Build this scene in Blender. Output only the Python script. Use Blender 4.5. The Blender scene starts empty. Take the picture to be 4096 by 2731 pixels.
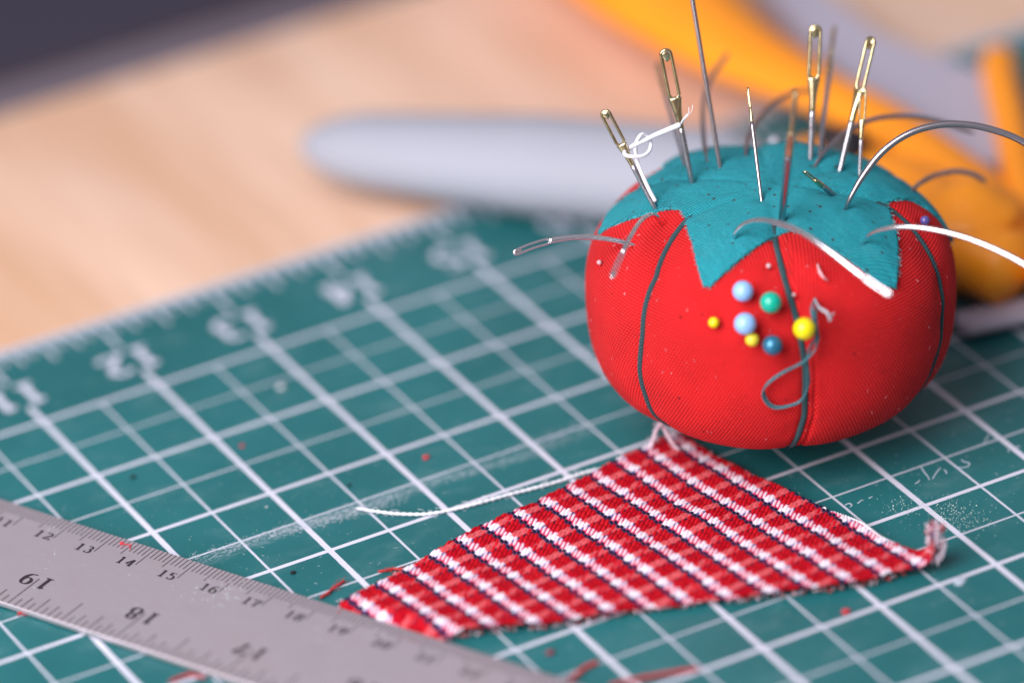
import bpy, math, random
import numpy as np
from mathutils import Vector, Matrix
# All lengths are inches: one Blender unit is one inch (the cutting mat's grid is in inches).
D = {"cam": [[0.8763, 0.2882, -0.386, -14.2911], [-0.4772, 0.4096, -0.7775, -37.1366], [-0.066, 0.8655, 0.4965, 23.0567], [0.0, 0.0, 0.0, 1.0]], "lens": 205.539, "tom": [4.726, -3.306, 1.104, 0.045, 0.967, 1.024, 1.211, 1.409, 1.409, 1.38, 1.18, 1.102, 1.104], "tilt_axis": [0.4447, 0.8957, 0.0], "straight": [{"a": [3.9426, -2.9919, 1.9878], "b": [3.7562, -2.6298, 2.7119], "eye": [0.3, 0.034, 15], "r": 0.0165, "k": "threaded"}, {"a": [4.3303, -2.8844, 2.0509], "b": [4.3111, -2.6201, 3.0543], "eye": [0.4, 0.04, 0], "r": 0.0185, "k": "eye"}, {"a": [4.4689, -2.531, 1.9919], "b": [4.8827, -1.4104, 2.2557], "eye": [0.25, 0.024, 60], "r": 0.013, "k": "eye"}, {"a": [4.6142, -2.8242, 2.0529], "b": [4.7073, -2.3365, 3.3925], "eye": None, "r": 0.0145, "k": "long"}, {"a": [4.6019, -3.46, 2.0672], "b": [4.7963, -2.9939, 2.7468], "eye": [0.17, 0.018, 80], "r": 0.012, "k": "eye"}, {"a": [4.5853, -3.7859, 2.0376], "b": [4.5069, -4.2159, 3.3174], "eye": [0.42, 0.036, 80], "r": 0.025, "k": "eye"}, {"a": [5.2884, -3.0328, 2.0118], "b": [5.5225, -2.797, 2.9658], "eye": [0.42, 0.04, 0], "r": 0.0195, "k": "eye"}, {"a": [5.4058, -2.973, 1.9819], "b": [6.1192, -2.0519, 2.4685], "eye": [0.3, 0.03, 80], "r": 0.016, "k": "eye"}, {"a": [5.4271, -3.2506, 1.9903], "b": [5.8419, -3.0776, 2.8859], "eye": [0.42, 0.038, 35], "r": 0.019, "k": "eye"}, {"a": [5.4992, -3.4021, 1.9673], "b": [5.6639, -3.2262, 2.5723], "eye": [0.25, 0.022, 15], "r": 0.0125, "k": "eye"}, {"a": [5.1171, -3.6172, 2.0228], "b": [4.864, -3.6715, 2.305], "eye": [0.16, 0.02, 60], "r": 0.018, "k": "eye"}], "curved": [{"p": [[3.7238, -3.2144, 1.7977], [3.6244, -3.1828, 1.857], [3.4841, -3.1052, 1.9118], [3.3041, -3.031, 1.9586], [3.1168, -2.9662, 1.9709], [2.9356, -2.9212, 1.9567], [2.7794, -2.8973, 1.9292]], "r": 0.021}, {"p": [[3.9403, -3.2276, 1.884], [3.87, -3.2278, 1.9813], [3.8294, -3.234, 2.0529], [3.771, -3.2489, 2.0969], [3.6213, -3.3508, 2.1311], [3.4459, -3.5082, 2.1289], [3.2997, -3.653, 2.1127], [3.1739, -3.7667, 2.0765], [3.099, -3.8374, 2.0487]], "r": 0.019}, {"p": [[4.1762, -3.7402, 1.9006], [4.1586, -3.7897, 2.0085], [4.1844, -3.8315, 2.1042], [4.2242, -3.8974, 2.1728], [4.2696, -4.0161, 2.2337], [4.3306, -4.2002, 2.2749], [4.391, -4.411, 2.2737], [4.4611, -4.6612, 2.2183], [4.5411, -4.8906, 2.1328], [4.6165, -5.0661, 2.0577], [4.6801, -5.1768, 2.0042]], "r": 0.021}, {"p": [[4.9687, -4.1613, 1.804], [5.0011, -4.2339, 1.8939], [5.0379, -4.2853, 1.9831], [5.1038, -4.3672, 2.047], [5.2188, -4.5219, 2.1057], [5.3613, -4.719, 2.1194], [5.5033, -4.9129, 2.0953], [5.6321, -5.1247, 2.0471], [5.7439, -5.3133, 1.9796], [5.8386, -5.5032, 1.8968]], "r": 0.0205}, {"p": [[5.038, -3.838, 1.893], [5.0786, -3.8782, 1.9985], [5.1286, -3.8987, 2.118], [5.2486, -3.8999, 2.2658], [5.4213, -3.9085, 2.4149], [5.6267, -3.9536, 2.5179], [5.8441, -4.037, 2.5564], [6.0427, -4.147, 2.5386], [6.2263, -4.2783, 2.4757], [6.353, -4.3897, 2.3997], [6.457, -4.5109, 2.2909], [6.5137, -4.632, 2.1452]], "r": 0.026}, {"p": [[5.1739, -3.2033, 1.9466], [5.2588, -3.1596, 2.0193], [5.4378, -3.0386, 2.0458], [5.6972, -2.9012, 2.0598], [5.9495, -2.84, 2.0497], [6.2012, -2.8105, 1.9895], [6.4334, -2.8134, 1.9037], [6.6522, -2.8382, 1.7933], [6.8449, -2.8805, 1.6753]], "r": 0.02}, {"p": [[5.7729, -3.5509, 1.7301], [5.8856, -3.5172, 1.7535], [6.1003, -3.2994, 1.6572], [6.3105, -3.181, 1.6033], [6.4827, -3.1573, 1.5729], [6.6188, -3.1907, 1.5256], [6.7248, -3.2325, 1.4418]], "r": 0.021}, {"p": [[4.8707, -2.7798, 1.9654], [4.9194, -2.6874, 2.0246], [5.0754, -2.4602, 1.9981], [5.2575, -2.2485, 1.9677], [5.5095, -2.0122, 1.9295], [5.7592, -1.8416, 1.8872], [5.9776, -1.737, 1.818], [6.146, -1.6828, 1.7318]], "r": 0.02}, {"p": [[4.5748, -2.7633, 1.9699], [4.5952, -2.6631, 2.0327], [4.7424, -2.3623, 2.014], [4.8832, -2.1017, 2.0281], [5.0733, -1.7973, 2.0483], [5.2815, -1.5578, 2.0817], [5.5773, -1.3103, 2.0951]], "r": 0.019}], "pins": [{"c": [3.9467, -4.2824, 1.8629], "r": 0.0776, "b": [4.0378, -4.139, 1.7114], "k": "sky"}, {"c": [4.0793, -4.4561, 1.8041], "r": 0.0808, "b": [4.1708, -4.2937, 1.6615], "k": "green"}, {"c": [3.8661, -4.4341, 1.6832], "r": 0.0824, "b": [3.98, -4.2614, 1.5634], "k": "sky"}, {"c": [4.2079, -4.7094, 1.6587], "r": 0.0824, "b": [4.3214, -4.4705, 1.517], "k": "yellow"}, {"c": [4.0021, -4.5873, 1.5289], "r": 0.076, "b": [4.1062, -4.4032, 1.4424], "k": "pearl"}, {"c": [3.7166, -4.2288, 1.6474], "r": 0.0404, "b": [3.8181, -4.1122, 1.5624], "k": "yellow"}, {"c": [3.8983, -4.469, 1.5557], "r": 0.0517, "b": [3.9975, -4.32, 1.4802], "k": "lemon"}, {"c": [5.7038, -3.9948, 1.7651], "r": 0.0372, "b": [5.6626, -3.9124, 1.6478], "k": "violet"}, {"c": [3.4622, -2.9531, 1.6548], "r": 0.0194, "b": [3.569, -2.9686, 1.5883], "k": "steel"}, {"c": [5.6107, -1.9106, 1.5662], "r": 0.0356, "b": [5.1683, -2.6083, 1.6331], "k": "white"}, {"c": [4.2445, -4.1575, 1.9225], "r": 0.0194, "b": [4.274, -4.0969, 1.8069], "k": "steel"}, {"c": [4.2979, -4.4202, 1.7821], "r": 0.0145, "b": [4.3271, -4.3371, 1.6824], "k": "steel"}], "knot": [[4.2378, -2.9195, 2.5724], [4.147, -2.8917, 2.5453], [4.0512, -2.8627, 2.5163], [3.9598, -2.8561, 2.4958], [3.8886, -2.8437, 2.4801], [3.8798, -2.7646, 2.4158], [3.8241, -2.7895, 2.4141], [3.7982, -2.8607, 2.4234], [3.8499, -2.8943, 2.411], [3.9281, -2.9012, 2.4005], [3.9914, -2.8738, 2.4122], [4.0185, -2.8458, 2.4568], [3.9987, -2.8281, 2.5095], [3.9569, -2.8374, 2.5429], [3.9116, -2.8519, 2.5253], [3.8983, -2.8343, 2.4621], [3.8975, -2.8261, 2.3936], [3.8861, -2.8707, 2.335], [3.8838, -2.9439, 2.259], [3.8856, -3.0192, 2.1827], [3.9028, -3.0815, 2.0985]], "knot_tail": [[4.2378, -2.9195, 2.5724], [4.2727, -2.9195, 2.5996], [4.3243, -2.9204, 2.6382], [4.3409, -2.905, 2.6752]], "strand": [[4.4365, -4.483, 1.7268], [4.3502, -4.5854, 1.7338], [4.323, -4.6552, 1.7023], [4.3182, -4.684, 1.62], [4.3131, -4.6941, 1.5532], [4.273, -4.6874, 1.49], [4.2466, -4.6815, 1.4145], [4.238, -4.6756, 1.3328], [4.2421, -4.6745, 1.2326], [4.2428, -4.6695, 1.1479], [4.2211, -4.6587, 1.076], [4.1806, -4.6384, 1.014], [4.1216, -4.6105, 0.9875], [4.0397, -4.5667, 0.9734], [3.9835, -4.5385, 0.9995], [3.9475, -4.5219, 1.0696], [3.9436, -4.5283, 1.148], [3.9823, -4.5591, 1.2155], [4.0596, -4.6152, 1.2902], [4.1331, -4.6612, 1.3366], [4.2033, -4.6986, 1.3799], [4.2537, -4.7145, 1.4278], [4.2914, -4.7241, 1.4769], [4.3094, -4.7198, 1.5421], [4.3199, -4.6945, 1.6162], [4.3485, -4.639, 1.6863], [4.4134, -4.5544, 1.7148]], "strand_end": [[4.4174, -4.5162, 1.7485], [4.3897, -4.6155, 1.7348], [4.4068, -4.7018, 1.7208], [4.3913, -4.7593, 1.6961]], "strand_end2": [[4.4068, -4.7018, 1.7208], [4.4243, -4.726, 1.706], [4.4492, -4.7333, 1.7175]], "lint_streak": [[4.575, -4.3082, 1.8978], [4.5423, -4.3889, 1.8885], [4.5373, -4.4432, 1.8664], [4.5743, -4.4471, 1.8236]], "tieA": [[3.7298, -3.2601, 0.3], [3.7193, -3.223, 0.24], [3.7039, -3.191, 0.15], [3.6679, -3.1971, 0.08], [3.6061, -3.2429, 0.05]], "tieB": [[3.7298, -3.2601, 0.3], [3.7682, -3.2455, 0.24], [3.7942, -3.2886, 0.15], [3.8247, -3.3064, 0.08], [3.8394, -3.3365, 0.05]], "mat_thread": [[3.3492, -3.2911, 0.02], [3.2964, -3.2155, 0.02], [3.2278, -3.1678, 0.02], [3.1067, -3.1458, 0.02], [2.9166, -3.1456, 0.02], [2.6999, -3.1264, 0.02], [2.4533, -3.0939, 0.02], [2.2379, -3.0748, 0.02], [2.0291, -3.0447, 0.02], [1.8356, -2.9868, 0.02], [1.6715, -2.8731, 0.02], [1.5492, -2.7502, 0.02], [1.4353, -2.6102, 0.02]], "red_threads": [[[0.6266, -3.5802, 0.02], [0.6997, -3.5577, 0.02], [0.7677, -3.517, 0.02], [0.8249, -3.4979, 0.02], [0.8822, -3.4714, 0.02]], [[1.1513, -3.5025, 0.02], [1.2028, -3.5232, 0.02], [1.26, -3.5332, 0.02], [1.3192, -3.5814, 0.02], [1.3873, -3.5915, 0.02]], [[-0.8049, -3.9702, 0.02], [-0.724, -3.9628, 0.02], [-0.6508, -3.9571, 0.02], [-0.6029, -4.0038, 0.02], [-0.5652, -4.0714, 0.02]], [[1.5355, -5.6378, 0.02], [1.6774, -5.5763, 0.02], [1.7986, -5.5205, 0.02], [1.9029, -5.5085, 0.02]], [[1.8213, -5.833, 0.02], [1.9876, -5.8572, 0.02], [2.2091, -5.9121, 0.02], [2.4542, -5.9897, 0.02]], [[-1.3458, -2.4928, 0.02], [-1.2924, -2.5005, 0.02], [-1.2779, -2.5467, 0.02]]], "specks": [[[2.2247, -2.2344, 0.012], 0.0262, "red"], [[1.1248, -1.2543, 0.012], 0.0197, "red"], [[0.2186, -1.1924, 0.012], 0.0229, "black"], [[0.6211, -3.1364, 0.012], 0.0213, "black"], [[1.5489, -2.2571, 0.012], 0.0164, "black"], [[3.7386, -5.9419, 0.012], 0.0328, "red"], [[1.6821, -5.1958, 0.012], 0.0328, "maroon"], [[1.7768, -0.6322, 0.012], 0.0328, "pale"], [[0.8826, -2.173, 0.012], 0.0098, "pale"]], "ruler_speck": [-0.3037, -2.1067, 0.06], "ruler": {"o": [-0.6933, -1.7256, 0.045], "d": [0.4529, -0.8916, 0.0]}, "cloth": [[0.6864, -3.749], [1.1694, -3.6664], [1.4435, -3.6052], [1.7143, -3.5324], [1.9924, -3.4703], [2.2485, -3.4516], [2.5069, -3.4107], [2.7593, -3.349], [3.0442, -3.2929], [3.3237, -3.2156], [3.5605, -3.1694], [3.7196, -3.1466], [3.8636, -3.097], [3.9531, -3.096], [3.9798, -3.257], [4.0263, -3.4624], [4.0534, -3.6532], [4.1086, -3.847], [4.1412, -4.0319], [4.2339, -4.3645], [4.2837, -4.6118], [4.3299, -4.7873], [4.4261, -5.0414], [4.4411, -5.2826], [4.4879, -5.4702], [4.532, -5.6184], [4.5689, -5.6805], [4.5152, -5.8625], [4.434, -5.8356], [4.346, -5.7895], [4.1207, -5.7649], [3.9557, -5.7163], [3.8203, -5.6809], [3.4648, -5.5227], [3.0892, -5.3866], [2.9837, -5.3141], [2.468, -5.1029], [2.1915, -5.0345], [1.8306, -4.9291], [1.5866, -4.8043], [1.3341, -4.695], [1.153, -4.6486], [0.9245, -4.5768], [0.7672, -4.3274], [0.6098, -3.9341]], "cl_o": [2.9811, -3.8219], "Ps": [0.0236, -0.2027], "Pt": [0.2353, 0.2396], "scuff": [[[5.2846, -4.5042], [5.2622, -4.5878], [5.2476, -4.6666], [5.2329, -4.7058]], [[5.3975, -4.6025], [5.3341, -4.6477], [5.2623, -4.7065]], [[5.4043, -4.647], [5.4008, -4.6842], [5.3844, -4.7024]], [[5.5871, -4.5952], [5.5904, -4.6374], [5.6128, -4.6729], [5.5761, -4.707], [5.5327, -4.6966], [5.4955, -4.6608]], [[5.9606, -4.4037], [5.9154, -4.4428], [5.8623, -4.4864]], [[5.1163, -4.6937], [5.1465, -4.6851], [5.1741, -4.6649]], [[5.9833, -4.6512], [5.9442, -4.7041]], [[6.034, -4.6664], [6.0573, -4.6927]], [[4.5195, -4.6548], [4.5568, -4.6479], [4.5621, -4.6843], [4.5364, -4.6992]], [[4.6109, -4.6855], [4.67, -4.661]], [[4.7181, -4.6725], [4.7555, -4.6656]]], "crumb": [[[4.8516, -4.8646], [4.886, -4.9994]], [[5.0751, -5.0751], [5.1818, -5.4137]]], "calyx": [[-0.228, 0.9838], [-0.2529, 0.985], [-0.3658, 0.7934], [-0.5072, 0.8204], [-0.6222, 0.7461], [-0.7519, 0.695], [-0.8239, 0.6926], [-0.9465, 0.5955], [-1.0228, 0.5623], [-0.9759, 0.5167], [-0.9423, 0.4434], [-0.8708, 0.3448], [-0.8187, 0.2947], [-0.79, 0.2601], [-0.7521, 0.2411], [-0.6831, 0.1303], [-0.6631, 0.1024], [-0.6882, 0.0162], [-0.7482, -0.1611], [-0.7813, -0.2952], [-0.834, -0.4844], [-0.8567, -0.5921], [-0.8272, -0.6211], [-0.7381, -0.6155], [-0.6175, -0.6031], [-0.4834, -0.5843], [-0.3238, -0.5676], [-0.1947, -0.576], [-0.1104, -0.6795], [-0.0158, -0.8071], [0.0647, -0.9133], [0.1412, -1.0212], [0.2112, -1.0839], [0.2938, -1.1079], [0.333, -1.0529], [0.3767, -0.997], [0.4596, -0.8599], [0.5042, -0.7809], [0.5532, -0.7075], [0.5706, -0.6523], [0.6277, -0.5403], [0.6712, -0.4485], [0.7472, -0.4108], [0.8253, -0.3963], [0.8995, -0.3851], [0.9807, -0.3706], [1.036, -0.3822], [1.1241, -0.3849], [1.1721, -0.4272], [1.189, -0.5256]], "fuzz": [[-0.0457, -2.4903], [0.7799, -2.522], [1.4314, -2.6017], [1.8001, -2.615], [2.9338, -2.5293], [3.4645, -2.4882]], "tipdir": [[3.9705, -5.3043], [4.5631, -5.7862]]}
S = bpy.context.scene
COL = S.collection
S.unit_settings.system = 'IMPERIAL'
S.unit_settings.scale_length = 0.0254

# ------------------------------------------------------------------ camera
cam = bpy.data.cameras.new('camera'); camo = bpy.data.objects.new('camera', cam); COL.objects.link(camo)
camo.matrix_world = Matrix(D['cam'])
cam.sensor_width = 36; cam.lens = D['lens']; cam.clip_start = 0.5; cam.clip_end = 400
cam.dof.use_dof = True; cam.dof.focus_distance = 43.85; cam.dof.aperture_fstop = 0.103
S.camera = camo
# ------------------------------------------------------------------ world, window light, exposure
w = bpy.data.worlds.new('World'); S.world = w; w.use_nodes = True
nt = w.node_tree; bg = nt.nodes['Background']
tc = nt.nodes.new('ShaderNodeTexCoord'); sx = nt.nodes.new('ShaderNodeSeparateXYZ'); cr = nt.nodes.new('ShaderNodeValToRGB')
nt.links.new(tc.outputs['Generated'], sx.inputs[0]); nt.links.new(sx.outputs['Z'], cr.inputs[0])
cr.color_ramp.elements[0].position = 0.0; cr.color_ramp.elements[0].color = (.42, .36, .38, 1)
cr.color_ramp.elements[1].position = 0.75; cr.color_ramp.elements[1].color = (.82, .82, .96, 1)
nt.links.new(cr.outputs[0], bg.inputs['Color']); bg.inputs['Strength'].default_value = 0.40
def area(name, loc, target, sx_, sy_, power, col):
    l = bpy.data.lights.new(name, 'AREA'); l.shape = 'RECTANGLE'; l.size = sx_; l.size_y = sy_; l.energy = power; l.color = col
    o = bpy.data.objects.new(name, l); COL.objects.link(o); o.location = loc
    o.rotation_euler = (Vector(target) - Vector(loc)).to_track_quat('-Z', 'Y').to_euler()
    return o
area('window_light', (-17, -12, 20), (3.5, -2, 0), 20, 28, 17500, (1.0, .97, .98))
S.view_settings.view_transform = 'Standard'; S.view_settings.look = 'None'
S.view_settings.exposure = 0; S.view_settings.gamma = 1
S.cycles.use_denoising = True
S.cycles.max_bounces = 8

rnd = random.Random(4); nrng = np.random.default_rng(4)
# ------------------------------------------------------------------ helpers
def V(a): return Vector(a)
def tag(o, label=None, cat=None, group=None, kind=None):
    if label: o['label'] = label
    if cat: o['category'] = cat
    if group: o['group'] = group
    if kind: o['kind'] = kind
    return o
def empty(name, loc=(0, 0, 0)):
    o = bpy.data.objects.new(name, None); COL.objects.link(o); o.location = loc; o.empty_display_size = .1
    return o
class MB:
    """collects geometry (world coordinates), then becomes one mesh object"""
    def __init__(s): s.v = []; s.f = []
    def add(s, vs, fs):
        b = len(s.v); s.v += [tuple(x) for x in vs]; s.f += [tuple(i + b for i in f) for f in fs]
    def tube(s, pts, rad, n=8, cap=True, flat=None, wdir=None, closed=False):
        P = [V(p) for p in pts]; m = len(P); vs = []; fs = []
        R_ = rad if callable(rad) else (lambda t: rad)
        T = []
        for i in range(m):
            if closed: t = P[(i + 1) % m] - P[i - 1]
            else: t = P[min(i + 1, m - 1)] - P[max(i - 1, 0)]
            T.append(t.normalized() if t.length > 1e-9 else Vector((0, 0, 1)))
        if wdir is not None: u = V(wdir)
        else:
            u = Vector((0, 0, 1)) if abs(T[0].z) < .8 else Vector((1, 0, 0))
        for i in range(m):
            u = (u - T[i] * u.dot(T[i])).normalized(); b_ = T[i].cross(u)
            t = i / (m - 1 if m > 1 else 1)
            r = R_(t); fx, fy = (flat(t) if callable(flat) else (flat or (1, 1)))
            for k in range(n):
                a = 2 * math.pi * k / n
                vs.append(P[i] + u * (math.cos(a) * r * fx) + b_ * (math.sin(a) * r * fy))
        for i in range(m if closed else m - 1):
            j = (i + 1) % m
            for k in range(n):
                k2 = (k + 1) % n
                fs.append((i * n + k, i * n + k2, j * n + k2, j * n + k))
        if cap and not closed:
            vs.append(P[0] - T[0] * R_(0) * .5); c0 = len(vs) - 1
            vs.append(P[-1] + T[-1] * R_(1) * .5); c1 = len(vs) - 1
            for k in range(n):
                fs.append((c0, (k + 1) % n, k)); fs.append((c1, (m - 1) * n + k, (m - 1) * n + (k + 1) % n))
        s.add(vs, fs)
    def sphere(s, c, r, nu=28, nv=18, sc=(1, 1, 1)):
        vs = []; fs = []
        for j in range(nv + 1):
            t = math.pi * j / nv
            for i in range(nu):
                a = 2 * math.pi * i / nu
                vs.append((c[0] + r * sc[0] * math.sin(t) * math.cos(a), c[1] + r * sc[1] * math.sin(t) * math.sin(a), c[2] + r * sc[2] * math.cos(t)))
        for j in range(nv):
            for i in range(nu):
                i2 = (i + 1) % nu
                fs.append((j * nu + i, (j + 1) * nu + i, (j + 1) * nu + i2, j * nu + i2))
        s.add(vs, fs)
    def box(s, x0, x1, y0, y1, z0, z1, M=None):
        vs = [Vector((x, y, z)) for z in (z0, z1) for y in (y0, y1) for x in (x0, x1)]
        if M: vs = [M @ v for v in vs]
        s.add(vs, [(0, 2, 3, 1), (4, 5, 7, 6), (0, 1, 5, 4), (2, 6, 7, 3), (0, 4, 6, 2), (1, 3, 7, 5)])
    def build(s, name, mat, parent=None, smooth=True):
        me = bpy.data.meshes.new(name); me.from_pydata(s.v, [], s.f); me.validate(); me.update()
        if smooth: me.polygons.foreach_set('use_smooth', [True] * len(me.polygons))
        o = bpy.data.objects.new(name, me); COL.objects.link(o); me.materials.append(mat)
        if parent is not None:
            o.parent = parent; o.matrix_parent_inverse = Matrix.Translation(parent.location).inverted()
        return o
def cr_path(pts, per=10):
    P = [V(p) for p in pts]; out = []
    Q = [P[0] * 2 - P[1]] + P + [P[-1] * 2 - P[-2]]
    for i in range(1, len(Q) - 2):
        a, b, c, d = Q[i - 1:i + 3]
        for k in range(per):
            t = k / per
            out.append(.5 * ((2 * b) + (c - a) * t + (2 * a - 5 * b + 4 * c - d) * t * t + (3 * b - a - 3 * c + d) * t ** 3))
    out.append(P[-1]); return out
def resample(P, step):
    L = [0]
    for a, b in zip(P, P[1:]): L.append(L[-1] + (b - a).length)
    n = max(2, int(L[-1] / step)); out = []; j = 0
    for i in range(n + 1):
        d = L[-1] * i / n
        while j < len(L) - 2 and L[j + 1] < d: j += 1
        t = (d - L[j]) / max(1e-9, L[j + 1] - L[j]); out.append(P[j].lerp(P[j + 1], min(1, t)))
    return out
def twisted(mb, pts, r, ply=2, pitch=.09, n=6, step=.012, fray=0):
    P = resample(cr_path(pts), step); m = len(P)
    u = Vector((0, 0, 1)) if abs((P[1] - P[0]).normalized().z) < .8 else Vector((1, 0, 0)); fr = []
    for i in range(m):
        t = (P[min(i + 1, m - 1)] - P[max(i - 1, 0)]).normalized(); u = (u - t * u.dot(t)).normalized(); fr.append((u.copy(), t.cross(u)))
    for q in range(ply):
        pts2 = []
        for i in range(m):
            a = 2 * math.pi * (q / ply + i * step / pitch); o_ = r * .5
            pts2.append(P[i] + fr[i][0] * math.cos(a) * o_ + fr[i][1] * math.sin(a) * o_)
        mb.tube(pts2, r * .56, n)
    for _ in range(fray):
        i = rnd.randrange(m); a = rnd.random() * 6.28; d_ = (fr[i][0] * math.cos(a) + fr[i][1] * math.sin(a)); t = (P[min(i + 1, m - 1)] - P[max(i - 1, 0)]).normalized()
        L = rnd.uniform(.02, .06)
        p0 = P[i] + d_ * r * .8; mb.tube([p0, p0 + d_ * L * .5 + t * L * .3, p0 + d_ * L * .6 + t * L], .0016, 3)
# ------------------------------------------------------------------ materials
def mat(name, col=(.8, .8, .8), rough=.5, metal=0, **kw):
    m = bpy.data.materials.new(name); m.use_nodes = True; b = m.node_tree.nodes['Principled BSDF']
    b.inputs['Base Color'].default_value = (*col, 1); b.inputs['Roughness'].default_value = rough; b.inputs['Metallic'].default_value = metal
    for k, v in kw.items(): b.inputs[k.replace('_', ' ')].default_value = v
    return m
class N:
    def __init__(s, m): s.t = m.node_tree; s.b = s.t.nodes['Principled BSDF']
    def val(s, x, inp):
        if isinstance(x, (int, float)): inp.default_value = x
        elif isinstance(x, tuple): inp.default_value = x if len(x) == len(inp.default_value) else (*x, 1)
        else: s.t.links.new(x, inp)
    def m(s, op, a, b=0, c=0, clamp=False):
        n = s.t.nodes.new('ShaderNodeMath'); n.operation = op; n.use_clamp = clamp
        for x, i in zip((a, b, c), n.inputs): s.val(x, i)
        return n.outputs[0]
    def mix(s, f, a, b, bt='MIX'):
        n = s.t.nodes.new('ShaderNodeMix'); n.data_type = 'RGBA'; n.blend_type = bt
        s.val(f, n.inputs[0]); s.val(a, n.inputs[6]); s.val(b, n.inputs[7]); return n.outputs[2]
    def coord(s, which='Object'):
        n = s.t.nodes.new('ShaderNodeTexCoord'); return n.outputs[which]
    def sep(s, v):
        n = s.t.nodes.new('ShaderNodeSeparateXYZ'); s.val(v, n.inputs[0]); return n.outputs
    def comb(s, x, y, z=0):
        n = s.t.nodes.new('ShaderNodeCombineXYZ')
        for a, i in zip((x, y, z), n.inputs): s.val(a, i)
        return n.outputs[0]
    def map(s, v, scale=(1, 1, 1), rot=(0, 0, 0), loc=(0, 0, 0)):
        n = s.t.nodes.new('ShaderNodeMapping'); s.val(v, n.inputs[0]); n.inputs['Scale'].default_value = scale; n.inputs['Rotation'].default_value = rot; n.inputs['Location'].default_value = loc
        return n.outputs[0]
    def noise(s, v, scale, detail=3, rough=.5):
        n = s.t.nodes.new('ShaderNodeTexNoise'); s.val(v, n.inputs['Vector']); n.inputs['Scale'].default_value = scale; n.inputs['Detail'].default_value = detail; n.inputs['Roughness'].default_value = rough
        return n.outputs[0]
    def vor(s, v, scale, out='Distance', rand=1):
        n = s.t.nodes.new('ShaderNodeTexVoronoi'); s.val(v, n.inputs['Vector']); n.inputs['Scale'].default_value = scale; n.inputs['Randomness'].default_value = rand
        return n.outputs[out]
    def dots(s, v, scale, r, keep):
        n = s.t.nodes.new('ShaderNodeTexVoronoi'); n.voronoi_dimensions = '2D'; s.val(v, n.inputs['Vector']); n.inputs['Scale'].default_value = scale
        k = s.sep(n.outputs['Color'])[0]; w_ = s.sep(n.outputs['Color'])[1]
        return s.m('MULTIPLY', s.m('LESS_THAN', n.outputs['Distance'], s.m('MULTIPLY', s.m('MULTIPLY_ADD', w_, .8, .4), r)), s.m('LESS_THAN', k, keep))
    def ramp(s, f, p0, p1, c0=(0, 0, 0), c1=(1, 1, 1)):
        n = s.t.nodes.new('ShaderNodeValToRGB'); s.val(f, n.inputs[0]); e = n.color_ramp.elements
        e[0].position = p0; e[1].position = p1; e[0].color = (*c0, 1); e[1].color = (*c1, 1); return n.outputs[0]
    def step(s, x, a, b):
        n = s.t.nodes.new('ShaderNodeMapRange'); s.val(x, n.inputs[0]); n.inputs[1].default_value = a; n.inputs[2].default_value = b
        n.interpolation_type = 'SMOOTHSTEP'; return n.outputs[0]
    def bump(s, h, dist, strength=1):
        n = s.t.nodes.new('ShaderNodeBump'); s.val(h, n.inputs['Height']); n.inputs['Distance'].default_value = dist; n.inputs['Strength'].default_value = strength
        s.t.links.new(n.outputs[0], s.b.inputs['Normal'])
    def out(s, name, x): s.val(x, s.b.inputs[name])

silver = mat('steel', (.50, .48, .52), .25, 1); n = N(silver)
n.out('Roughness', n.step(n.noise(n.coord(), 9, 3), .2, .9)); 
nn = n.m('MULTIPLY_ADD', n.noise(n.coord(), 14, 3), .26, .16); n.out('Roughness', nn)
bright = mat('bright_steel', (.82, .80, .84), .16, 1)
dull = mat('dull_steel', (.46, .42, .45), .26, 1)
gold = mat('gilt_steel', (.83, .60, .22), .2, 1); n = N(gold)
n.out('Base Color', n.mix(n.step(n.noise(n.coord(), 12, 4), .35, .7), (.72, .60, .36), (.46, .36, .20))); n.out('Roughness', n.m('MULTIPLY_ADD', n.noise(n.coord(), 20, 3), .25, .08))
def thread_mat(name, c, c2):
    m = mat(name, c, .85, 0); n = N(m); n.out('Base Color', n.mix(n.noise(n.coord(), 60, 3), c, c2)); n.b.inputs['Sheen Weight'].default_value = .05
    n.bump(n.noise(n.map(n.coord(), (1, 1, 1)), 160, 2), .003, .6); return m
white_thread = thread_mat('white_cotton', (.86, .86, .92), (.74, .74, .82))
pink_thread = thread_mat('pale_cotton', (.88, .74, .84), (.80, .60, .70))
cord_mat = thread_mat('dark_teal_cord', (.010, .040, .050), (.032, .085, .10))
teal_strand = thread_mat('teal_floss', (.015, .105, .135), (.06, .19, .23))
red_thread = thread_mat('red_cotton', (.55, .03, .03), (.35, .02, .03))

# ------------------------------------------------------------------ the table and the slab at the back
wood = mat('pale_wood', (.6, .4, .3), .55); n = N(wood)
co = n.coord(); g = n.map(co, (1.0, .10, 1), (0, 0, .10))
n1 = n.noise(g, .9, 4, .55); n2 = n.noise(g, 4, 4, .6); n3 = n.noise(n.map(co, (1, .35, 1), (0, 0, .1)), .55, 2)
c = n.mix(n.step(n1, .34, .64), (.64, .375, .235), (.80, .545, .41)); c = n.mix(n.m('MULTIPLY', n.step(n2, .5, .8), .35), c, (.52, .31, .19))
kn = n.m('SUBTRACT', 1, n.step(n.vor(n.map(co, (1, .5, 1)), .45), .05, .28)); c = n.mix(n.m('MULTIPLY', kn, .35), c, (.50, .25, .13))
c = n.mix(n.m('MULTIPLY', n.step(n3, .45, .75), .4), c, (.78, .59, .51)); n.out('Base Color', c)
mb = MB(); mb.box(-45, 60, -45, 60, -1.3, -.12); table = mb.build('table', wood, smooth=False); tag(table, kind='structure')
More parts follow.
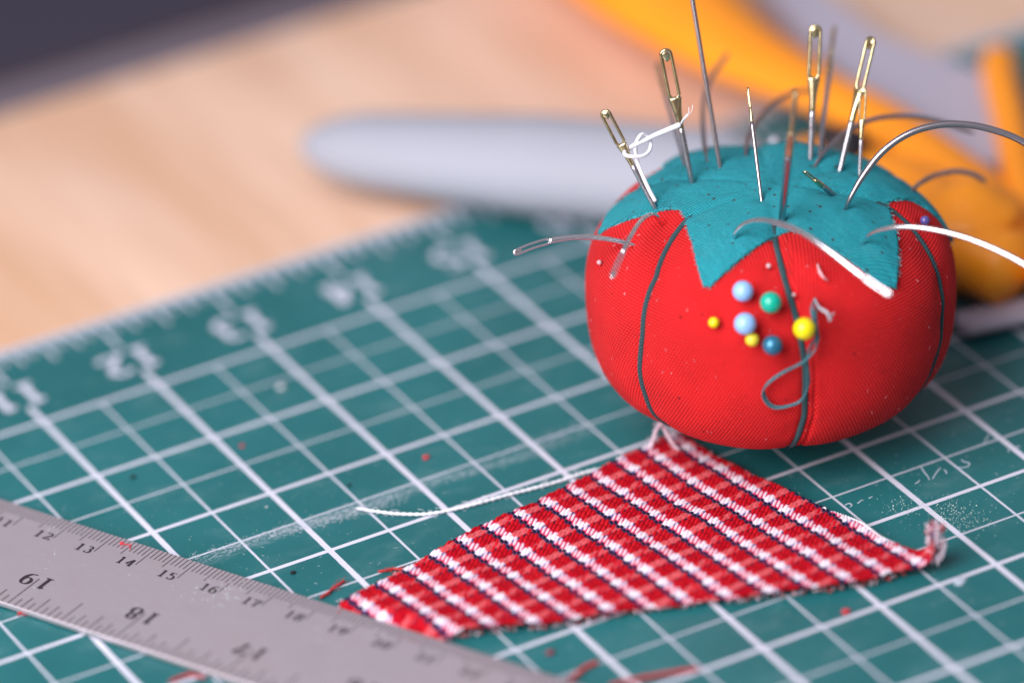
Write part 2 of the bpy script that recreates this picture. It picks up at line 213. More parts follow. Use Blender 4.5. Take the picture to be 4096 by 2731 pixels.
dark = mat('dark_grey_cover', (.035, .03, .05), .8, 0, Specular_IOR_Level=.15); n = N(dark); n.out('Base Color', n.mix(n.noise(n.map(n.coord(), (1, 8, 1)), 3, 4), (.034, .030, .050), (.055, .048, .072)))
edge = mat('blue_grey_edge', (.12, .115, .16), .6)
root = tag(empty('flat_case', (2, 6, -.12)), 'dark charcoal flat case with blue grey rim, lying far behind on the wooden table', 'case')
mb = MB(); mb.box(-16, 7, 5.16, 20, .2, .32); mb.build('lid', dark, root, False)
mb = MB(); mb.box(-15.98, 6.98, 5.18, 19.98, -.12, .198); mb.build('rim', edge, root, False)

# ------------------------------------------------------------------ cutting mat
EDGE = 1.22
mm = mat('green_mat', (.03, .22, .25), .45); n = N(mm)
co = n.coord(); X, Y, Z = n.sep(co)
wob = n.m('MULTIPLY_ADD', n.noise(co, 14, 3), .006, -.003)
def line(c, per, width, soft=.004):
    f = n.m('ABSOLUTE', n.m('SUBTRACT', n.m('FRACT', n.m('ADD', n.m('DIVIDE', n.m('ADD', c, wob), per), .5)), .5))
    return n.m('SUBTRACT', 1, n.step(n.m('MULTIPLY', f, per), width / 2 - soft / 2, width / 2 + soft / 2))
inside = n.m('LESS_THAN', Y, .02); upto = n.m('LESS_THAN', Y, .27)
major = n.m('MAXIMUM', n.m('MULTIPLY', line(X, 1, .048), upto), n.m('MULTIPLY', line(Y, 1, .040), inside))
minor = n.m('MULTIPLY', n.m('MAXIMUM', line(X, .5, .021), line(Y, .5, .018)), inside)
ink = n.m('MAXIMUM', n.m('MULTIPLY', major, .93), n.m('MULTIPLY', minor, .8))
wear = n.step(n.noise(co, 42, 5, .7), .28, .42); ink = n.m('MULTIPLY', ink, n.m('MULTIPLY_ADD', wear, .28, .72))
cloud = n.noise(co, .5, 4, .6); c = n.mix(n.step(cloud, .3, .7), (.008, .108, .118), (.014, .140, .154))
haze_ = n.step(n.noise(n.map(co, (1, 1.6, 1)), 1.6, 6, .65), .5, .78); c = n.mix(n.m('MULTIPLY', haze_, .16), c, (.30, .42, .46))
scr = n.step(n.noise(n.map(co, (60, 1.3, 1), (0, 0, 1.15)), 1, 5, .7), .60, .80); c = n.mix(n.m('MULTIPLY', scr, .10), c, (.4, .5, .52))
dots = n.m('MULTIPLY', n.dots(co, 13, .055, .45), n.step(n.noise(co, 1.1, 3), .40, .60)); c = n.mix(n.m('MULTIPLY', dots, .5), c, (.55, .6, .62))
ty = n.m('SUBTRACT', 1, n.step(n.m('ABSOLUTE', n.m('ADD', Y, n.m('MULTIPLY_ADD', n.noise(co, 1.3, 2), .25, 2.46))), .0, .10)); tx = n.m('MULTIPLY', n.step(X, -.3, .6), n.m('SUBTRACT', 1, n.step(X, 2.6, 3.8)))
chalk = n.m('MULTIPLY', n.m('MULTIPLY', ty, tx), n.step(n.noise(n.map(co, (9, 30, 1), (0, 0, .5)), 1.6, 5, .8), .42, .7)); c = n.mix(n.m('MULTIPLY', chalk, .62), c, (.66, .68, .78))
c = n.mix(ink, c, (.66, .65, .77)); n.out('Base Color', c)
n.out('Roughness', n.m('MULTIPLY_ADD', n.noise(co, 3, 4), .2, .36))
n.bump(n.m('ADD', n.m('MULTIPLY', n.noise(co, 60, 4, .7), 1), n.m('MULTIPLY', scr, -.6)), .0022, .8)
root = tag(empty('cutting_mat', (4, -2, -.12)), 'teal green cutting mat printed with a white inch grid, under everything', 'cutting mat')
mb = MB()
# rounded top rim along the visible edge
prof = [(EDGE, -.12), (EDGE + .012, -.06), (EDGE, -.012), (EDGE - .012, 0)]
x0, x1 = -14, 22; vs = []; fs = []
for x in (x0, x1):
    for y, z in prof: vs.append((x, y, z))
    vs.append((x, -20, 0)); vs.append((x, -20, -.118)); 
k = len(prof) + 2
for i in range(k): fs.append((i, (i + 1) % k, (i + 1) % k + k, i + k))
fs.append(tuple(range(k))[::-1]); fs.append(tuple(range(k, 2 * k))); mb.add(vs, fs)
mb.build('sheet', mm, root, False)
inkm = mat('white_print', (.60, .60, .72), .5); scuffm = mat('chalky_scuff', (.40, .46, .54), .8)
# ---- stroke-built numerals with thick and thin pen
def glyph(ch):
    def arc(cx, cy, rx, ry, a0, a1, n=14): return [(cx + rx * math.cos(math.radians(a0 + (a1 - a0) * i / n)), cy + ry * math.sin(math.radians(a0 + (a1 - a0) * i / n))) for i in range(n + 1)]
    G = {'0': [arc(.3, .5, .25, .48, 0, 360, 28)],
         '1': [[(.32, 0), (.32, 1)], [(.32, .97), (.12, .86)], [(.1, .02), (.54, .02)]],
         '2': [arc(.3, .74, .22, .24, 160, -35) + [(.06, .03)], [(.04, .05), (.58, .05)], [(.57, .03), (.6, .22)]],
         '3': [arc(.28, .76, .2, .22, 150, -90), arc(.28, .28, .26, .27, 90, -150)],
         '4': [[(.42, 1), (.02, .28)], [(.0, .28), (.62, .28)], [(.42, 1), (.42, 0)], [(.26, .02), (.58, .02)]],
         '5': [[(.12, .96), (.54, .96)], [(.14, .97), (.1, .55)], arc(.28, .31, .26, .3, 125, -150)],
         '6': [[(.55, .98)] + arc(.42, .42, .38, .54, 110, 180, 8), arc(.3, .3, .25, .29, 0, 360, 24)],
         '7': [[(.04, .95), (.58, .95)], [(.04, .97), (.04, .76)], [(.57, .95), (.3, .45), (.24, 0)]],
         '8': [arc(.3, .75, .2, .23, 0, 360, 22), arc(.3, .27, .25, .27, 0, 360, 24)]}
    if ch == '9': return [[(.6 - x, 1 - y) for x, y in s_] for s_ in glyph('6')]
    return G[ch]
def draw_glyph(mb, ch, M, h, thick=.17, thin=.06, th=.0008):
    for q, st in enumerate(glyph(ch)):
        P = [Vector((x, y, 0)) for x, y in st]; m_ = len(P); L = []; Rr = []
        cl = (P[0] - P[-1]).length < 1e-6
        for i in range(m_):
            t = (P[(i + 1) % (m_ - 1)] - P[(i - 1) % (m_ - 1)]) if cl and i in (0, m_ - 1) else (P[min(i + 1, m_ - 1)] - P[max(i - 1, 0)])
            t.normalize(); nrm = Vector((-t.y, t.x, 0)); wdt = (thin + (thick - thin) * abs(t.y) ** 1.6) / 2
            L.append(P[i] + nrm * wdt); Rr.append(P[i] - nrm * wdt)
        z = q * .0004
        vs = [M @ (v * h + Vector((0, 0, z))) for v in L + Rr] + [M @ (v * h + Vector((0, 0, z + th))) for v in L + Rr]
        fs = []; o = 2 * m_
        for i in range(m_ - 1):
            fs.append((o + i, o + m_ + i, o + m_ + i + 1, o + i + 1)); fs.append((i, i + 1, i + 1 + o, i + o)); fs.append((m_ + i + 1, m_ + i, m_ + i + o, m_ + i + 1 + o))
        mb.add(vs, fs)
mb = MB()
mb.box(-13, 21, 1.115, 1.145, .0, .003); mb.box(-13, 21, 1.17, 1.203, .0, .003)
for k in range(-13 * 8, 21 * 8):
    x = k / 8; L = .42 if k % 8 == 0 else (.27 if k % 4 == 0 else (.2 if k % 2 == 0 else .14))
    mb.box(x - .014, x + .014, 1.113 - L, 1.113, .0, .003)
mb.build('edge_scale', inkm, root, False)
for i in range(-2, 9):       # numerals read from the far side of the mat
    s_ = str(11 + i); mb = MB()
    h = .33; w_ = .6 * h; gap = .05; tot = len(s_) * w_ + (len(s_) - 1) * gap
    for j, ch in enumerate(s_):
        M = Matrix.Translation((i + tot / 2 - j * (w_ + gap) - .02, .62, .001)) @ Matrix.Rotation(math.pi, 4, 'Z')
        draw_glyph(mb, ch, M, h, .19, .11)
    mb.build('numeral', inkm, root, False)
for st in D['scuff']:
    mb = MB()
    P = [Vector((x, y, .001)) for x, y in st]
    mb.tube(resample(cr_path(P, 5), .01), lambda t: .007 * (1.1 - .6 * abs(t - .4)), 6, flat=(.3, 1), wdir=(0, 0, 1))
    mb.build('scuff_mark', scuffm, root)
mb = MB()
mb.tube([(4.62, -6.07, .001), (4.70, -6.02, .001)], .035, 10, flat=(.1, 1), wdir=(0, 0, 1))
mb.build('scuff_mark', scuffm, root)

# ------------------------------------------------------------------ steel ruler
d = Vector(D['ruler']['d']).normalized(); o = Vector(D['ruler']['o'])
RM = Matrix.Identity(4); yv = Vector((-d.y, d.x, 0))
for i, a in enumerate((d, yv, Vector((0, 0, 1)))):
    for j in range(3): RM[j][i] = a[j]
RM = Matrix.Translation((o.x, o.y, 0)) @ RM        # ruler frame: x along, y towards the centimetre edge, x=0 at 12 cm
steel = mat('brushed_steel', (.50, .43, .47), .42, .75); n = N(steel); co = n.coord()
lc = n.map(co, (1, 1, 1), (0, 0, math.atan2(-d.y, d.x)))
br = n.noise(n.map(lc, (3, 160, 1)), 1, 4, .6); sm = n.noise(co, 1.4, 5, .6)
c = n.mix(br, (.55, .48, .535), (.72, .64, .69)); c = n.mix(n.m('MULTIPLY', n.step(sm, .45, .75), .4), c, (.50, .40, .40))
spk = n.dots(co, 9, .05, .35); c = n.mix(n.m('MULTIPLY', spk, .5), c, (.85, .85, .92)); n.out('Base Color', c)
n.out('Roughness', n.m('MULTIPLY_ADD', sm, .25, .33)); n.bump(br, .0015, .5)
root = tag(empty('ruler', (o.x, o.y, .005)), 'brushed steel ruler with black centimetre and inch scales crossing the lower left corner', 'ruler')
T0, T1 = .020, .058
mb = MB(); y0, y1 = -.905, .252; b_ = .006
vs = []; fs = []
for x in (-4.9, 7.3):
    for y, z in ((y0, T0), (y0, T1 - b_), (y0 + b_, T1), (y1 - b_, T1), (y1, T1 - b_), (y1, T0)): vs.append(RM @ Vector((x, y, z)))
for i in range(6): fs.append((i, (i + 1) % 6, (i + 1) % 6 + 6, i + 6))
fs.append((5, 4, 3, 2, 1, 0)); fs.append((6, 7, 8, 9, 10, 11)); mb.add(vs, fs)
mb.build('blade', steel, root, False)
etch = mat('etched_black', (.035, .022, .03), .45, .2)
mb = MB(); cm = 1 / 2.54
for k in range(-110, 185):
    x = k * cm / 10; L = .25 if k % 10 == 0 else (.18 if k % 5 == 0 else .125)
    mb.box(x - .0036, x + .0036, y1 - .008 - L, y1 - .008, T1 + .0002, T1 + .001, RM)
mb.build('centimetre_scale', etch, root, False); mb = MB()
for k in range(-70, 110):
    x = .27 + k / 16; L = .385 if k % 16 == 0 else (.27 if k % 8 == 0 else (.20 if k % 4 == 0 else (.15 if k % 2 == 0 else .10)))
    mb.box(x - .0045, x + .0045, y0 + .008, y0 + .008 + L, T1 + .0002, T1 + .001, RM)
mb.build('inch_scale', etch, root, False)
for c_ in range(2, 31):
    x = (c_ - 12) * cm; s_ = str(c_); h = .092; mb = MB()
    for j, ch in enumerate(reversed(s_)):
        M = RM @ Matrix.Translation((x - .025 - .055 - j * .085, -.05, T1 + .0004)); draw_glyph(mb, ch, M @ Matrix.Diagonal((1.05, 1, 1, 1)), h, .22, .07)
    mb.build('numeral', etch, root, False)
for c_ in range(12, 24):
    x = .27 + (19 - c_); s_ = str(c_); h = .15; mb = MB()
    for j, ch in enumerate(s_):
        xx = x + .035 + .09 if j == 0 else x - .03
        M = RM @ Matrix.Translation((xx, -.475, T1 + .0004)) @ Matrix.Rotation(math.pi, 4, 'Z'); draw_glyph(mb, ch, M, h, .22, .07)
    mb.build('numeral', etch, root, False)

# ------------------------------------------------------------------ gingham cloth
P1 = Vector(D['Ps']); e1 = P1.normalized(); e2 = Vector((-e1.y, e1.x))
if e2.x < 0: e2 = -e2
ps, pt = P1.length, .26
org = Vector(D['cl_o'])
poly = [Vector(q) for q in D['cloth']]
P0 = Vector(D['tipdir'][1]); gdir = (P0 - Vector(D['tipdir'][0])).normalized(); gn = Vector((-gdir.y, gdir.x))
# replace the right corner by a tapering tongue that curls up
ci = min(range(len(poly)), key=lambda i: (poly[i] - P0).length)
tongue = [P0 + gdir * .04 + gn * .12, P0 + gdir * .17 + gn * .09, P0 + gdir * .30 + gn * .05, P0 + gdir * .32 - gn * .04, P0 + gdir * .15 - gn * .08, P0 + gdir * .0 - gn * .11]
poly = poly[:ci - 1] + tongue + poly[ci + 1:]
st = .0052
loc = np.array([[(q - org).dot(e1), (q - org).dot(e2)] for q in poly])
s0, t0 = loc.min(0) - .02; s1, t1 = loc.max(0) + .02
ss = np.arange(s0, s1, st); tt = np.arange(t0, t1, st); SS, TT = np.meshgrid(ss, tt, indexing='ij')
def inpoly(x, y, pl):
    c = np.zeros(x.shape, bool); m = len(pl)
    for i in range(m):
        xa, ya = pl[i]; xb, yb = pl[i - 1]
        if ya == yb: continue
        c ^= ((ya > y) != (yb > y)) & (x < (xb - xa) * (y - ya) / (yb - ya) + xa)
    return c
def vnoise(x, y, sc, seed):
    r = np.random.default_rng(seed).random((256, 256)); x = x * sc + 50; y = y * sc + 50
    i = np.floor(x).astype(int); j = np.floor(y).astype(int); u = x - i; v = y - j; u = u * u * (3 - 2 * u); v = v * v * (3 - 2 * v)
    g_ = lambda a, b: r[a % 256, b % 256]
    return (g_(i, j) * (1 - u) + g_(i + 1, j) * u) * (1 - v) + (g_(i, j + 1) * (1 - u) + g_(i + 1, j + 1) * u) * v
jag = .022 * (vnoise(SS, TT, 26, 1) - .5) ; jag2 = .022 * (vnoise(SS, TT, 26, 2) - .5)
ins = inpoly(SS + jag, TT + jag2, loc)
# yarns: grains are floats of the band yarn, gaps show the column yarn
sw = SS + .010 * (vnoise(SS, TT, 5, 3) - .5) + .004 * (vnoise(SS, TT, 30, 4) - .5); tw = TT + .010 * (vnoise(SS, TT, 5, 5) - .5)
yp = ps / 5.0
sh = sw + .74 * tw                                         # the floats lean: the twist of the yarn
yi = np.floor(sh / yp); ds = sh / yp - yi - .5
hsh = np.sin(yi * 12.9898) * 43758.5453; hsh = hsh - np.floor(hsh)
tws = tw + .014 * (yi % 2) + .012 * (hsh - .5); fs_ = (sw / ps) % 1; ft = (tws / pt) % 1
ROWS = [(0, .27), (.27, .54), (.54, .67), (.67, 1.0)]
dt = np.zeros_like(ft)
for a, b in ROWS:
    m_ = (ft >= a) & (ft < b); dt[m_] = (ft[m_] - a) / (b - a) - .5
grain = np.clip(1 - (ds / .47) ** 2, 0, 1) ** .55 * np.clip(1 - (dt / .52) ** 2, 0, 1) ** .4
WH = np.array([.86, .79, .87]); RD = np.array([.42, .002, .012]); RB = np.array([.62, .014, .022]); BK = np.array([.012, .010, .028]); BL = np.array([.08, .10, .30])
colw = (fs_ < .34)[..., None]; bandw = (ft > .67)[..., None]; blk = ((ft > .54) & (ft <= .67))[..., None]
tone = vnoise(yi * 7.3, np.floor(tw / pt * 2) * 3.1, 1, 7)[..., None]
red = RD * (1 - tone * .7) + RB * tone * .7
bandc = np.where(bandw, WH * (.88 + .14 * tone), red); bandc = np.where(bandw & ~colw, np.array([.80, .60, .70]) * (.85 + .2 * tone), bandc); bandc = np.where(blk, BK, bandc)
gap_w = np.where(colw, np.array([.62, .50, .62]), np.array([.55, .02, .09])); gap_r = np.where(colw, np.array([.50, .06, .08]), RD * .55)
colc = np.where(bandw, gap_w, gap_r)
cblk = ((fs_ > .34) & (fs_ < .47))[..., None]; colc = np.where(cblk, np.where(bandw, BL, BK), colc)
colc = np.where(blk, BK * 4, colc)
grain_ = grain - .16 * (bandw & ~colw)[..., 0]; g3 = np.clip((grain_ - .42) / .25, 0, 1)[..., None]
C3 = colc * (1 - g3) + bandc * g3
pinkf = ((~bandw) & (~blk) & colw & (hsh[..., None] > .35)); C3 = np.where(pinkf, C3 * .68 + np.array([.74, .22, .24]) * .32, C3)
C3 *= (.88 + .24 * vnoise(SS, TT, 170, 11))[..., None]
hz = .0095 * grain + .0035 * (vnoise(SS, TT, 150, 8) - .5)
XX = org.x + e1.x * SS + e2.x * TT; YY = org.y + e1.y * SS + e2.y * TT
u = (XX - P0.x) * gdir.x + (YY - P0.y) * gdir.y + .13
rho_ = .17; ang = np.clip(u / rho_, 0, math.radians(98)); rest = np.clip(u - rho_ * math.radians(98), 0, None)
du = np.where(u > 0, rho_ * np.sin(ang) + rest * math.cos(math.radians(98)) - u, 0)
zc_ = np.where(u > 0, rho_ * (1 - np.cos(ang)) + rest * math.sin(math.radians(98)), 0)
flatw = 1 - np.clip(u * 4 + 1, 0, 1)
ZZ = .026 + .060 * (vnoise(XX, YY, 1.1, 12)) + .030 * vnoise(XX, YY, 2.3, 21) * 1 + .02 * vnoise(XX, YY, 3.5, 13) + zc_ + hz * (1 - .3 * np.clip(ang, 0, 1))
roff = (XX - o.x) * yv.x + (YY - o.y) * yv.y; rw = np.clip((roff - .26) / .16, 0, 1); rw = rw * rw * (3 - 2 * rw); ZZ = .0165 * (1 - rw) + ZZ * rw
nx_ = -np.sin(ang) * hz; XX = XX + gdir.x * (du + nx_); YY = YY + gdir.y * (du + nx_)
idx = -np.ones(SS.shape, int); idx[ins] = np.arange(ins.sum())
q = ins[:-1, :-1] & ins[1:, :-1] & ins[1:, 1:] & ins[:-1, 1:]
F = np.stack([idx[:-1, :-1][q], idx[1:, :-1][q], idx[1:, 1:][q], idx[:-1, 1:][q]], 1)
me = bpy.data.meshes.new('gingham_cloth'); co_ = np.stack([XX[ins], YY[ins], ZZ[ins]], 1)
me.vertices.add(len(co_)); me.vertices.foreach_set('co', co_.ravel().astype(np.float32))
me.loops.add(F.size); me.loops.foreach_set('vertex_index', F.ravel()); me.polygons.add(len(F)); me.polygons.foreach_set('loop_start', np.arange(0, F.size, 4))
me.update(calc_edges=True); me.validate()
ca = me.color_attributes.new('weave', 'FLOAT_COLOR', 'POINT'); ca.data.foreach_set('color', np.concatenate([np.clip(C3[ins], 0, 1), np.ones((len(co_), 1))], 1).ravel().astype(np.float32))
me.polygons.foreach_set('use_smooth', [True] * len(me.polygons))
gm = mat('gingham_cotton', (1, 1, 1), .95, 0, Specular_IOR_Level=.08); n = N(gm); a_ = n.t.nodes.new('ShaderNodeVertexColor'); a_.layer_name = 'weave'; n.out('Base Color', a_.outputs[0]); gm.node_tree.nodes['Principled BSDF'].inputs['Sheen Weight'].default_value = 0
n.bump(n.noise(n.coord(), 220, 3, .7), .003, .5)
me.materials.append(gm)
cloth = empty('cloth_scrap', (org.x, org.y, .03)); tag(cloth, 'triangular scrap of red and white checked cotton with black threads and one curled corner', 'fabric scrap')
co2 = bpy.data.objects.new('weave', me); COL.objects.link(co2); co2.parent = cloth; co2.matrix_parent_inverse = Matrix.Translation(cloth.location).inverted()
sm_ = co2.modifiers.new('thickness', 'SOLIDIFY'); sm_.thickness = .012; sm_.offset = -1
# frayed fibres along the cut edges
mb = MB(); mw = MB()
for i in range(len(poly)):
    a, b = poly[i - 1], poly[i]; Lg = (b - a).length
    for k in range(int(Lg / .018)):
        p = a.lerp(b, rnd.random()); nrm = Vector((b.y - a.y, a.x - b.x)).normalized()
        cen = Vector((3.6, -5.0)); nrm = nrm if nrm.dot(p - cen) > 0 else -nrm
        u_ = (p - P0).dot(gdir) + .13
        if u_ > 0: continue
        tdir = Vector((-nrm.y, nrm.x)) * rnd.uniform(-1, 1); L_ = rnd.uniform(.01, .04)
        z_ = .04 + rnd.uniform(0, .02); p = p - nrm * .015
        Pp = [(p.x, p.y, z_), (p.x + (nrm.x * .6 + tdir.x * .3) * L_, p.y + (nrm.y * .6 + tdir.y * .3) * L_, z_ + rnd.uniform(-.005, .01)), (p.x + (nrm.x + tdir.x) * L_, p.y + (nrm.y + tdir.y) * L_, z_ - .012)]
        (mb if rnd.random() < .55 else mw).tube(Pp, rnd.uniform(.0016, .004), 4)
mb.build('red_fringe', red_thread, cloth)['kind'] = 'stuff'; mw.build('white_fringe', pink_thread, cloth)['kind'] = 'stuff'
# fluffy end of the curled corner
mb = MB(); mr = MB()
zt = .17 + .14 * 1
base = P0 + gdir * (-.13 + .18)
for k in range(150):
    h = rnd.random() ** .8; px = base + gdir * rnd.uniform(-.05, .05) + gn * rnd.uniform(-.06, .06) * (1.3 - h); z = .06 + h * .30
    a = rnd.random() * 6.28; L_ = rnd.uniform(.03, .07)
    p = [(px.x, px.y, z), (px.x + math.cos(a) * L_ * .5, px.y + math.sin(a) * L_ * .5, z + .03), (px.x + math.cos(a) * L_ * .7, px.y + math.sin(a) * L_ * .7, z + rnd.uniform(.03, .08))]
    (mr if rnd.random() < .2 else mb).tube(p, rnd.uniform(.003, .007), 4)
mb.build('curled_tuft', pink_thread, cloth)['kind'] = 'stuff'; mr.build('curled_tuft', red_thread, cloth)['kind'] = 'stuff'
# plied white edge yarn working loose at the right-hand edge
ey = [poly[i] for i in range(len(poly)) if D and 4.0 < poly[i].x < 9]
mb = MB(); path = [Vector((*Vector(D['cloth'][i]).xy, .07)) for i in (21, 22, 23, 24)]
twisted(mb, path, .016, 2, .05); mb.build('loose_edge_yarn', white_thread, cloth)

# ------------------------------------------------------------------ pincushion
q_ = D['tom']; TC = Vector((q_[0], q_[1], q_[2])); KX = q_[3]; KN = q_[4:]; NK = len(KN)
TR = Matrix.Rotation(KX, 3, Vector(D['tilt_axis']))
def rho(th):
    kk = [KN[1]] + KN + [KN[-2]]; u = min(max(th / math.pi * (NK - 1), 0), NK - 1 - 1e-9); i = int(u); t = u - i; a, b, c, d_ = kk[i:i + 4]
    return .5 * ((2 * b) + (c - a) * t + (2 * a - 5 * b + 4 * c - d_) * t * t + (3 * b - a - 3 * c + d_) * t ** 3)
CORDS = [[(0, 195 - 6), (.68, 180), (1.08, 193), (1.4, 195), (1.62, 194), (1.85, 195), (2.1, 196), (3.1, 196)],
         [(0, 240), (.66, 242), (.96, 245), (1.19, 248), (1.45, 250), (1.76, 250), (2.0, 248), (3.1, 248)],
         [(0, 325), (.82, 325), (1.01, 317), (1.19, 311), (1.47, 308), (1.68, 307), (1.87, 302), (3.1, 300)],
         [(0, 5), (3.1, 5)], [(0, 65), (3.1, 65)], [(0, 130), (3.1, 128)]]
def cphi(c, th):
    for (a, pa), (b, pb) in zip(c, c[1:]):
        if th <= b: return math.radians(pa + (pb - pa) * (th - a) / (b - a))
    return math.radians(c[-1][1])
def surf(phi, th, off=0, groove=True):
    r = rho(th); g_ = 0
    if groove:
        for c in CORDS:
            dphi = (phi - cphi(c, th) + math.pi) % (2 * math.pi) - math.pi
            dd = dphi * r * math.sin(th)
            if c is CORDS[1] and th > 1.2: g_ += .016 * math.exp(-((dd - .075) / .016) ** 2) * min(1, (th - 1.2) * 2)
            if .6 < th < 2.3: g_ += .0055 * math.sin(th * 17 + 5 * math.sin(th * 3 + CORDS.index(c))) * math.exp(-((abs(dd) - .07) / .07) ** 2)
            g_ += .020 * math.exp(-(dd / .035) ** 2) + .022 * math.exp(-(dd / .16) ** 2)
    g_ += .006 * math.sin(3.1 * phi + 2.3 * th) * math.sin(4.3 * th + phi) * math.sin(th)
    if th < 1.3:   # soft puckers under the calyx
        g_ += .008 * math.sin(phi * 9 + 3 * th) * math.sin(th * 2.4)
    r = r - g_ * min(1, math.sin(th) * 1.6) + off
    v = Vector((r * math.sin(th) * math.cos(phi), r * math.sin(th) * math.sin(phi), r * math.cos(th)))
    v = TR @ v + TC
    if v.z < .006: v.z = .006 + (v.z - .006) * .05
    return v
rm = mat('red_felted_cotton', (.7, .01, .015), .85); n = N(rm)
uvn = n.coord('UV'); U_, V_, _ = n.sep(uvn)
PU = .028; PV = .025
row = n.m('FLOOR', n.m('DIVIDE', V_, PV)); fu = n.m('SUBTRACT', n.m('FRACT', n.m('ADD', n.m('DIVIDE', U_, PU), n.m('MULTIPLY', n.m('MODULO', row, 2), .5))), .5); fv = n.m('SUBTRACT', n.m('FRACT', n.m('DIVIDE', V_, PV)), .5)
kx = n.m('ADD', n.m('POWER', n.m('ABSOLUTE', n.m('ADD', fu, n.m('MULTIPLY', fv, .08))), 2), n.m('MULTIPLY', n.m('POWER', n.m('ABSOLUTE', fv), 2), 1.0))
knit = n.m('SUBTRACT', 1, n.step(kx, .03, .26)); big = n.noise(uvn, 5, 4, .6)
patch = n.step(n.noise(uvn, 2.2, 3), .35, .62)
fuzz = n.noise(uvn, 60, 5, .75)
hgt = n.m('ADD', n.m('MULTIPLY', knit, n.m('MULTIPLY_ADD', patch, .6, .4)), n.m('MULTIPLY', fuzz, .7))
c = n.mix(n.m('MULTIPLY', n.step(knit, 0, 1), 1), (.47, .004, .010), (.90, .022, .022)); c = n.mix(n.m('MULTIPLY', n.step(fuzz, .52, .8), .10), c, (.85, .15, .17))
holes = n.dots(uvn, 6, .07, .10); c = n.mix(n.m('MULTIPLY', holes, .7), c, (.12, .005, .01))
lint_ = n.m('MULTIPLY', n.dots(n.map(uvn, (1, 1.6, 1), (0, 0, .6)), 9, .04, .3), .22); c = n.mix(lint_, c, (.9, .55, .55))
n.out('Base Color', c); n.b.inputs['Sheen Weight'].default_value = .04; n.b.inputs['Sheen Tint'].default_value = (1, .5, .5, 1)
n.b.inputs['Specular IOR Level'].default_value = .2
n.bump(hgt, .0105, .95)
cush = tag(empty('pincushion', (TC.x, TC.y, 0)), 'round red tomato pincushion with teal leaf top and dark cords, stuck full of needles', 'pincushion')
NP, NT = 900, 300
vs = []; fs = []; Th = [math.pi * j / NT for j in range(NT + 1)]
arcl = [0]
for a, b in zip(Th, Th[1:]):
    ra, rb = rho(a), rho(b); arcl.append(arcl[-1] + math.hypot(ra * math.sin(a) - rb * math.sin(b), ra * math.cos(a) - rb * math.cos(b)))
for th in Th:
    for i in range(NP): vs.append(surf(2 * math.pi * i / NP, th))
for j in range(NT):
    for i in range(NP): i2 = (i + 1) % NP; fs.append((j * NP + i, (j + 1) * NP + i, (j + 1) * NP + i2, j * NP + i2))
mb = MB(); mb.v = [tuple(v) for v in vs]; mb.f = fs
body = mb.build('body', rm, cush)
me = body.data; uvl = me.uv_layers.new(name='UVMap'); vi = np.zeros(len(me.loops), int); me.loops.foreach_get('vertex_index', vi)
pi_ = np.arange(len(me.loops)) // 4
ji = vi // NP; ii = vi % NP; fi = pi_ % NP
ii = np.where((ii == 0) & (fi == NP - 1), NP, ii); phi = ii * 2 * math.pi / NP
rs = np.array([rho(t) * math.sin(t) for t in Th]); cphis = np.sort(np.array([math.radians(x) for x in (5, 65, 129, 195, 249, 308)]))
fphi = (fi + .5) * 2 * math.pi / NP; gi = np.searchsorted(cphis, fphi); lo = np.where(gi == 0, cphis[-1] - 2 * math.pi, cphis[gi - 1]); hi = np.where(gi == 6, cphis[0] + 2 * math.pi, cphis[gi % 6]); mid = (lo + hi) / 2
uu = (phi - mid) * rs[ji] + gi * 1.7; vv = np.array(arcl)[ji]
uvl.data.foreach_set('uv', np.stack([uu + 10, vv], 1).ravel().astype(np.float32))
# cords
for c in CORDS:
    mb = MB(); pts = [surf(cphi(c, t), t, .002) for t in np.linspace((.66, .54, .76, 1.0, 1.0, .9)[CORDS.index(c)], 2.75, 46)]
    twisted(mb, pts, .025, 3, .085, 7, .010, fray=25); mb.build('cord', cord_mat, cush)
DIMP = [V(e['a']) for e in D['straight']] + [V(e['p'][1]) for e in D['curved']] + [V(e['b']) + (V(e['c']) - V(e['b'])).normalized() * .12 for e in D['pins'] if e['k'] != 'white']
def dimple(o, amp):
    m_ = o.data; c_ = np.zeros(len(m_.vertices) * 3, np.float32); m_.vertices.foreach_get('co', c_); c_ = c_.reshape(-1, 3)
    cc = np.array([TC.x, TC.y, TC.z - .3]) - np.array([o.matrix_parent_inverse.inverted().translation.x * 0, 0, 0])
    inw = cc - c_; inw /= np.linalg.norm(inw, axis=1, keepdims=True); g = np.zeros(len(c_))
    for p in DIMP:
        d2 = ((c_ - np.array(p)) ** 2).sum(1); g += amp * np.exp(-d2 / .0016) + amp * .5 * np.exp(-d2 / .010)
    c_ += inw * np.minimum(g, amp * 1.8)[:, None]; m_.vertices.foreach_set('co', c_.ravel()); m_.update()
dimple(body, .022)
